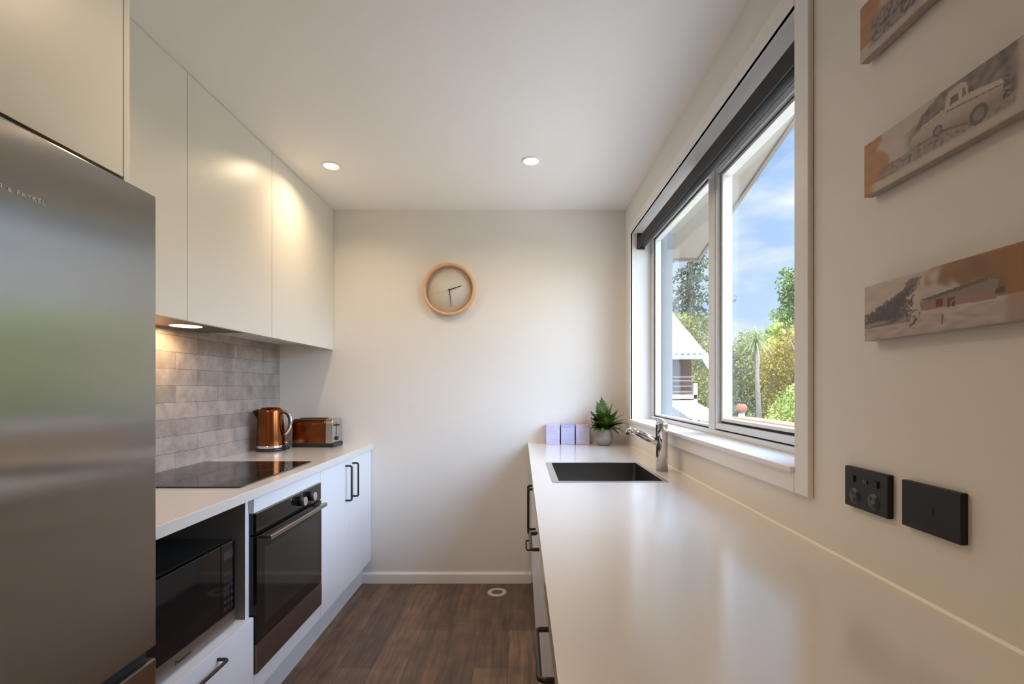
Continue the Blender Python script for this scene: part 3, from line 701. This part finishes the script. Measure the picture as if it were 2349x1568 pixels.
def art_rocks(u, v):
    c = lerp3(WH, (.45, .38, .32), .5+.7*nz(u, v, 4, 11))
    e = .30-.1*v+.08*nz(u, v, 5, 12); 
    if v > .22: c = lerp3(wood(u, v), c, sst(e-.08, e+.08, u))
    if v < .62 and u > .05:
        a = sst(.05, .15, u)*sst(.60, .45, v-.25*u)*sst(.08, .16, v); c = lerp3(c, lerp3(GR, DK, .3+1.2*nz(u, v, 13, 13)), a)
    if u > .45 and v > .45: c = lerp3(c, lerp3(GR, DK, .3+nz(u, v, 8, 14)), sst(.45, .6, u)*.7)
    return c
def mat_art():
    m = bpy.data.materials.new('printed_wood'); m.use_nodes = True; t = m.node_tree; b = t.nodes['Principled BSDF']
    a = N(t, 'ShaderNodeVertexColor'); a.layer_name = 'ink'; t.links.new(a.outputs[0], b.inputs['Base Color']); b.inputs['Roughness'].default_value = .55
    return m
mArt = mat_art()
mWoodE = mat('whitewashed_edge', (.42, .35, .29), .6, var=(30, .3, (.34, .27, .22)))
mWoodB = mat('brown_edge', (.20, .10, .055), .6, var=(30, .3, (.28, .15, .08)))
def block(yf, z0, z1, fn, label, nu=230, nv=78, L=.300):
    Xp, th = .650, .0175
    t = thing('picture_block', (XR, yf-L/2, z0), label, 'picture', 'wooden picture blocks on the right wall')
    bd = obj('board', B(Xp+.0006, Xp+th, yf-L, yf, z0, z1), [mWoodE], t, .0015)
    obj('end_grain', B(Xp+.0012, Xp+th-.001, yf-L-.0006, yf-L+.001, z0+.001, z1-.001), mWoodB, t)
    obj('hanger', B(Xp+th, XR, yf-L+.03, yf-.012, z0+.008, z1-.012), mWoodE, t)
    mb = MB(); vs = []; cs_ = []
    for j in range(nv+1):
        for i in range(nu+1):
            u, v = i/nu, j/nv; y = yf-u*L; z = z0+v*(z1-z0)
            r = .0025; ed = min(u*L, (1-u)*L, v*(z1-z0), (1-v)*(z1-z0)); x = Xp+(max(0, r-ed)/r)**2*.0012
            vs.append((x, y, z)); cs_.append(fn(u, v))
    fs = [(j*(nu+1)+i, j*(nu+1)+i+1, (j+1)*(nu+1)+i+1, (j+1)*(nu+1)+i) for j in range(nv) for i in range(nu)]
    mb.add(vs, fs, True); o = obj('print', mb, mArt, t)
    at = o.data.color_attributes.new('ink', 'FLOAT_COLOR', 'POINT')
    at.data.foreach_set('color', [q for c in cs_ for q in (max(0, c[0]), max(0, c[1]), max(0, c[2]), 1)])
    return t
block(.937, 1.877, 1.983, art_rocks, 'topmost wooden picture block, cut off by the top of the photo')
block(.926, 1.6165, 1.7145, art_truck, 'middle wooden picture block showing an old pickup truck')
block(.925, 1.345, 1.4475, art_shed, 'lowest wooden picture block showing a leaning tree and a shed')

# ================================================================== outside
mLawn = mat('lawn', (.10, .17, .045), .9, var=(.8, .2, (.19, .24, .06)))
g = B(.95, 90, -40, 90, -2.2, -2.0); struct('ground', g, mLawn)
struct('bounce_slab', B(.87, 9.5, -12, 11, -2.0, -1.97), mat('bounce_slab_pale', (.78, .71, .61), .85, var=(1.5, .3, (.70, .63, .53))), 'unseen pale slab added beside the house to bounce light indoors')  # unseen slab, added to bounce daylight up to ceiling and soffit
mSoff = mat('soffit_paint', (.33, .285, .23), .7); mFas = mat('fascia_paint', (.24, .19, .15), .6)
# raking eave of this house, falling away from the camera
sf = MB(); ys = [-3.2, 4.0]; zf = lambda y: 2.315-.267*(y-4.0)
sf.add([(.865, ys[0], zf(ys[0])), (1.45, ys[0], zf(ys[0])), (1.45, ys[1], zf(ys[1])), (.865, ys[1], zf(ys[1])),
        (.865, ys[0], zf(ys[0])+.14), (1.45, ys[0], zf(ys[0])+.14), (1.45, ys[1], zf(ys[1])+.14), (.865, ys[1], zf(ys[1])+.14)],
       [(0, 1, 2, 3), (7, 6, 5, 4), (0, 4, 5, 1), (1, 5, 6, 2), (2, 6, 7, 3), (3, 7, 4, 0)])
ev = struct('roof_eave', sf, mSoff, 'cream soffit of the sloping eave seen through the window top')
fa2 = MB(); fa2.add([(1.45, ys[0], zf(ys[0])-.012), (1.475, ys[0], zf(ys[0])-.012), (1.475, ys[1], zf(ys[1])-.012), (1.45, ys[1], zf(ys[1])-.012),
        (1.45, ys[0], zf(ys[0])+.15), (1.475, ys[0], zf(ys[0])+.15), (1.475, ys[1], zf(ys[1])+.15), (1.45, ys[1], zf(ys[1])+.15)],
       [(0, 1, 2, 3), (7, 6, 5, 4), (0, 4, 5, 1), (1, 5, 6, 2), (2, 6, 7, 3), (3, 7, 4, 0)])
fa2.box(.9, 1.475, 4.0, 4.03, zf(4)-.02, zf(4)+.15)
obj('fascia', fa2, mFas, ev)

# foliage ---------------------------------------------------------
def leafmat(name, c1, c2, c3, sc_=.9):
    m = bpy.data.materials.new(name); m.use_nodes = True; t = m.node_tree; b = t.nodes['Principled BSDF']
    g = N(t, 'ShaderNodeNewGeometry'); n = N(t, 'ShaderNodeTexNoise'); n.inputs['Scale'].default_value = sc_; n.inputs['Detail'].default_value = 3; t.links.new(g.outputs['Position'], n.inputs['Vector'])
    ad = N(t, 'ShaderNodeMath', operation='MULTIPLY_ADD'); t.links.new(g.outputs['Random Per Island'], ad.inputs[0]); ad.inputs[1].default_value = .35; t.links.new(n.outputs['Fac'], ad.inputs[2])
    c = N(t, 'ShaderNodeValToRGB'); t.links.new(ad.outputs[0], c.inputs[0])
    c.color_ramp.elements[0].position = .42; c.color_ramp.elements[0].color = (*c1, 1); c.color_ramp.elements[1].position = .95; c.color_ramp.elements[1].color = (*c3, 1)
    q = c.color_ramp.elements.new(.66); q.color = (*c2, 1)
    t.links.new(c.outputs[0], b.inputs['Base Color']); b.inputs['Roughness'].default_value = .6
    tr = N(t, 'ShaderNodeBsdfTranslucent'); t.links.new(c.outputs[0], tr.inputs[0]); mx = N(t, 'ShaderNodeMixShader'); mx.inputs[0].default_value = .35
    o = t.nodes['Material Output']; t.links.new(b.outputs[0], mx.inputs[1]); t.links.new(tr.outputs[0], mx.inputs[2]); t.links.new(mx.outputs[0], o.inputs[0])
    return m
lGreen = leafmat('leaf_green', (.06, .12, .03), (.17, .27, .08), (.36, .46, .16))
lYel = leafmat('leaf_yellow', (.16, .15, .03), (.50, .38, .08), (.82, .60, .15))
lOlive = leafmat('leaf_olive', (.12, .14, .05), (.30, .32, .11), (.58, .55, .22))
lBright = leafmat('leaf_bright', (.14, .20, .04), (.42, .50, .12), (.72, .76, .28))
lBlue = leafmat('leaf_conifer', (.04, .07, .055), (.10, .16, .11), (.26, .30, .18))
mBark = mat('bark', (.30, .25, .22), .9, var=(9, .2, (.20, .16, .13)), bump=(12, .8))
mBarkP = mat('pale_bark', (.30, .26, .25), .9, var=(9, .2, (.20, .17, .165)), bump=(14, .8))
def leaves(mb, c, rad, n, size, rg, hollow=.35):
    for _ in range(n):
        while True:
            d = Vector((rg.uniform(-1, 1), rg.uniform(-1, 1), rg.uniform(-1, 1)))
            if .01 < d.length < 1: break
        r = hollow+(1-hollow)*rg.random()**.6; d = d.normalized()*r
        p = Vector(c)+Vector((d.x*rad[0], d.y*rad[1], d.z*rad[2]))
        s = size*rg.uniform(.6, 1.3); a = Vector((rg.gauss(0, 1), rg.gauss(0, 1), rg.gauss(0, 1))).normalized(); b = a.orthogonal().normalized(); q = a.cross(b)
        mb.add([p-b*s*.5, p+q*s*.28, p+b*s*.6, p-q*s*.28], [(0, 1, 2, 3)])
def tree(name, label, cat, base, h, clumps, lm, n, size, seed, trunk_r=.12, bark=None, group=None):
    rg = random.Random(seed); t = thing(name, base, label, cat, group)
    top = Vector((clumps[0][0], clumps[0][1], clumps[0][2])) if not h else Vector((base[0], base[1], base[2]+h))
    tm = MB().tube([base, Vector(base).lerp(top, .5)+Vector((.1, .05, 0)), top], [trunk_r, trunk_r*.7, trunk_r*.3], 10)
    for c in clumps[1:]:
        tm.tube([Vector(base).lerp(top, .45), Vector(c[:3])], [trunk_r*.4, trunk_r*.15], 6)
    obj('trunk', tm, bark or mBark, t)
    cm = MB(); tot = sum(c[3]*c[4]*c[5] for c in clumps)
    for c in clumps: leaves(cm, c[:3], c[3:6], int(n*c[3]*c[4]*c[5]/tot)+40, size, rg)
    obj('foliage', cm, lm, t); return t
def P3(x, y, Y): return (( x-1195)/F*Y, Y, 1.258-(y-888)/F*Y)   # sight line to a point at distance Y, used for siting garden things
GZ = -2.0
def clump(x, y, Y, r, rz=None): p = P3(x, y, Y); return (*p, r, r, rz or r)
# tall yellow shrubs on the right
tree('garden_tree', 'golden yellow leaved bushy tree behind the slender palm-like tree', 'tree', (P3(1800, 900, 20)[0], 20, GZ), 4.2,
     [clump(1795, 830, 20, 1.05, 1.2), clump(1835, 800, 20.4, 1.1), clump(1770, 815, 19.6, .62), clump(1850, 900, 20, 1.3), clump(1790, 915, 20, .9), clump(1765, 870, 20, .55), clump(1890, 850, 21, 1.4)], lYel, 15000, .105, 3, group='trees beyond the window')
tree('garden_tree', 'olive green bushy tree in the left half of the opening sash view', 'tree', (P3(1700, 900, 22)[0], 22, GZ), 4.0,
     [clump(1705, 845, 22, 1.1, 1.3), clump(1720, 790, 22.4, .75), clump(1665, 830, 22, .9), clump(1690, 915, 22, 1.2), clump(1745, 900, 22, .9), clump(1640, 890, 22, 1.1), clump(1640, 800, 23, .7)], lOlive, 14000, .12, 5, group='trees beyond the window')
tree('garden_tree', 'tall leafy green tree rising at the right side of the window view', 'tree', (P3(1870, 900, 18)[0], 18, GZ), 6.0,
     [clump(1830, 700, 18, .70, .95), clump(1800, 655, 18, .36, .38), clump(1802, 625, 18, .22, .2), clump(1790, 722, 18, .40, .3), clump(1880, 660, 18, 1.2, 1.3), clump(1815, 680, 18, .42, .5)], lGreen, 5200, .13, 8, group='trees beyond the window')
tree('garden_tree', 'bright green shrub at the lower right corner of the window view', 'tree', (P3(1800, 960, 15)[0], 15, GZ), 2.2,
     [clump(1800, 955, 15, .55, .6), clump(1838, 930, 15, .7, .75), clump(1775, 985, 15, .5), clump(1850, 985, 15, .8)], lBright, 6500, .085, 12, group='trees beyond the window')
tree('garden_tree', 'dull green hedge tree behind the neighbouring roofs', 'tree', (P3(1600, 880, 26)[0], 26, GZ), 5.0,
     [clump(1605, 770, 26, 1.3, 1.2), clump(1570, 760, 27, 1.2, 1.1), clump(1630, 850, 26, 1.4, 1.6), clump(1610, 900, 25, 1.0, 1.3), clump(1540, 760, 28, 1.4, 1.2), clump(1600, 830, 26, 1.1)], lOlive, 12000, .13, 15, group='trees beyond the window')
# conifer
cf = thing('conifer', (*P3(1583, 0, 32)[:2], GZ), 'tall dark conifer seen through the fixed pane above the white roof', 'tree')
cxx = P3(1583, 888, 32)[0]
obj('trunk', MB().tube([(cxx, 32, GZ), (cxx, 32, 13.5)], [.30, .08], 10), mBark, cf)
cm = MB(); rg = random.Random(31)
for k in range(26):
    z = 5.4+k*.30; rr_ = 2.3*(1-.72*k/26)
    for j in range(6):
        a = rg.uniform(0, 2*PI); L = rr_*rg.uniform(.6, 1.1); d = Vector((math.cos(a), math.sin(a), 0))
        for q in range(int(L*13)):
            t_ = rg.random(); p = Vector((cxx, 32, z))+d*L*t_+Vector((rg.gauss(0, .13), rg.gauss(0, .13), -.25*t_*t_*L+rg.gauss(0, .07)))
            leaves(cm, p, (.08, .08, .05), 2, .21, rg)
for q in range(70):   # long outlying branch tip
    t_ = rg.random(); p = Vector((cxx, 32, 7.9))+Vector((3.0*t_, 0, -.9*math.sin(t_*PI*.6)+rg.gauss(0, .1)+(.5*(t_-.8) if t_ > .8 else 0)))
    if t_ > .8 or t_ < .4: leaves(cm, p, (.12, .1, .1), 2, .18, rg)
obj('foliage', cm, lBlue, cf)
# cabbage tree
ct0 = Vector(P3(1742, 972, 16)); ct1 = Vector(P3(1735, 778, 16))
ct = thing('cabbage_tree', (ct0.x, 16, GZ), 'slender tree with a bare trunk and a head of long strap leaves', 'tree')
obj('trunk', MB().tube([(ct0.x+.03, 16, GZ), ct0, (ct0+ct1)/2+Vector((-.02, 0, 0)), ct1], [.10, .085, .07, .055], 10), mBarkP, ct)
hm = MB(); rg = random.Random(5)
for k in range(110):
    a = rg.uniform(0, 2*PI); up = rg.uniform(-.75, 1.35); L = rg.uniform(.45, .78); d = Vector((math.cos(a)*math.cos(up*.9), math.sin(a)*math.cos(up*.9), math.sin(up))).normalized()
    p = ct1+Vector((0, 0, rg.uniform(-.08, .15))); s = d.cross(Vector((0, 0, 1))).normalized()*.022; pts = []
    for q in range(6):
        t_ = q/5; c = p+d*L*t_+Vector((0, 0, -.42*L*t_*t_)); w_ = s*(1-.8*t_); pts += [c-w_, c+w_]
    hm.add(pts, [(2*q, 2*q+1, 2*q+3, 2*q+2) for q in range(5)])
obj('leaves', hm, leafmat('leaf_strap', (.18, .26, .10), (.36, .44, .20), (.62, .62, .34), 2.0), ct)
# more garden round to the side (seen in the refrigerator's reflection)
for i, (x, y, r, h) in enumerate(((17, 13.5, 2.6, 4.9), (22, 9, 2.8, 5.2), (20, 20.5, 2.7, 5.9), (15.2, 27, 2.4, 6.0), (23, 2.0, 3.0, 5.0), (22, -6, 3.0, 5.0))):
    tree('garden_tree', ['broad green garden tree, nearest the house of those right of the window view', 'rounded bright green garden tree second from the camera side among the far right trees', 'bright green garden tree standing straight behind the broad green one', 'narrow bright green garden tree at the left end of the far right trees', 'bright green garden tree level with the near end of the benchtop, far out', 'rounded green garden tree far out behind the camera position'][i], 'tree', (x, y, GZ), 3.0,
         [(x, y, GZ+h*.62, r, r, h*.62), (x+.8, y+.6, GZ+h*.5, r*.8, r*.8, h*.5)], (lBright, lBright)[i % 2], 9000, .36, 40+i, group='trees right of the window view')

# neighbouring house
mRoof = mat('white_roofing', (.72, .70, .68), .5, bump=(3, .3), var=(6, .25, (.56, .53, .52)))
hs = thing('neighbouring_house', (3.6, 16, GZ), 'neighbouring house with a white corrugated hip roof and dark red-brown wall', 'house')
HYf = 14.0
def hx(x, Y=HYf): return (x-1195)/F*Y
def hz(y, Y=HYf): return 1.258-(y-888)/F*Y
rf = MB(); ec = Vector((hx(1621), HYf, hz(812))); rd = Vector((hx(1440, 18.2), 18.2, hz(596, 18.2)))
nn = 140; x_l = -1.0
vs = []; rows = 14
for j in range(rows+1):
    t_ = j/rows; y = HYf+(rd.y-HYf)*t_; z = ec.z+(rd.z-ec.z)*t_; xr = ec.x+(rd.x-ec.x)*t_
    for i in range(nn+1):
        x = x_l+(ec.x-x_l)*i/nn; xx = min(x, xr); vs.append((xx, y, z+.028*math.sin(x*2*PI/.17)))
rf.add(vs, [(j*(nn+1)+i, j*(nn+1)+i+1, (j+1)*(nn+1)+i+1, (j+1)*(nn+1)+i) for j in range(rows) for i in range(nn)], True)
# hip side falling away to the right and back, and an underside
b_ = Vector((ec.x, 23.0, ec.z)); r2 = Vector((rd.x, 20.0, rd.z))
rf.add([ec, b_, r2, rd], [(0, 1, 2, 3)]); rf.add([(x_l, HYf, ec.z-.03), ec-Vector((0, 0, .03)), b_-Vector((0, 0, .03)), (x_l, 23, ec.z-.03)], [(0, 1, 2, 3)])
obj('roof', rf, mRoof, hs)
gt = MB(); gt.box(x_l, ec.x-.01, HYf-.02, HYf+.10, hz(824), hz(813)); 
obj('gutter', gt, mat('gutter_grey', (.38, .39, .39), .5), hs, .01)
bp_ = MB(); bp_.prism([(hx(1608), hz(812)), (hx(1622), hz(808)), (hx(1629), hz(836)), (hx(1624), hz(846)), (hx(1611), hz(826))], HYf-.04, HYf+.02, 'Y')
obj('barge_board', bp_, mTrim, hs)
obj('wall', B(x_l, hx(1596), HYf+.35, HYf+6, GZ, hz(822)), mat('house_wall', (.10, .045, .035), .8, var=(3, .2, (.14, .07, .055))), hs)
obj('dark_door', B(hx(1535), hx(1570), HYf+.30, HYf+.36, hz(905), hz(828)), mat('house_door', (.09, .07, .068), .6), hs)  # flat dark panel just in front of the house wall
rl = MB()
for y_ in (863, 872, 884, 897): rl.box(x_l, hx(1592), HYf-.05, HYf, hz(y_+2.2), hz(y_))
obj('deck_rail', rl, mat('rail_grey', (.26, .23, .22), .6), hs)
obj('post', B(hx(1588.5), hx(1597.5), HYf-.10, HYf+.02, GZ, hz(878)), mat('post_white', (.50, .44, .41), .6), hs)
obj('deck', B(x_l, hx(1596), HYf-.1, HYf+.4, hz(914), hz(905)), mTrim, hs)
pr_ = MB(); nn = 60
def strip(T, Bt, n_):   # corrugated patch between a top polyline and a bottom polyline
    vs = []
    for j in range(7):
        for i in range(n_+1):
            f_ = i/n_*(len(T)-1); k = min(int(f_), len(T)-2); p = T[k].lerp(T[k+1], f_-k).lerp(Bt[k].lerp(Bt[k+1], f_-k), j/6)
            vs.append((p.x, p.y, p.z+.016*math.sin(i*1.6)*min(1, j)))
    pr_.add(vs, [(j*(n_+1)+i, j*(n_+1)+i+1, (j+1)*(n_+1)+i+1, (j+1)*(n_+1)+i) for j in range(6) for i in range(n_)], True)
V3 = lambda x, y, Y: Vector(P3(x, y, Y))
strip([V3(1500, 919, 12.7), V3(1590, 917, 12.7), V3(1650, 951, 12.0)], [V3(1500, 903, 11.4), V3(1588, 962, 10.9), V3(1650, 967, 10.9)], 90)
obj('porch_roof', pr_, mRoof, hs)
obj('porch_wall', B(hx(1400, 12.0), hx(1605, 12.0), 12.75, 13.1, GZ, hz(924, 12.75)), mat('porch_grey', (.46, .48, .50), .7), hs)
# terracotta coping on a garden wall and chimney pot shape
gw = thing('garden_wall', (3.0, 6, GZ), 'low garden wall with a terracotta coping below the opening sash', 'garden wall')
obj('masonry', B(2.98, 3.20, 5.0, 6.86, GZ, .79), mat('masonry', (.55, .48, .42), .9, bump=(14, .6)), gw)
obj('coping', B(2.95, 3.24, 4.96, 6.90, .79, .845), mat('terracotta', (.42, .20, .13), .7), gw, .01)
cp_ = thing('chimney_pot', P3(1701, 960, 13), 'orange chimney pot on a pale stem among the bushes', 'chimney pot')
c0 = Vector(P3(1701, 968, 13)); 
obj('stem', MB().tube([(c0.x, 13, GZ), (c0.x, 13, P3(1701, 943, 13)[2])], .085, 14), mat('pale_render', (.36, .32, .36), .8), cp_)
obj('pot', MB().lathe((c0.x, 13, P3(1701, 944, 13)[2]), [(.10, 0), (.13, .04), (.14, .14), (.10, .20), (.001, .21)], 20), mat('terracotta_red', (.42, .13, .07), .7), cp_)
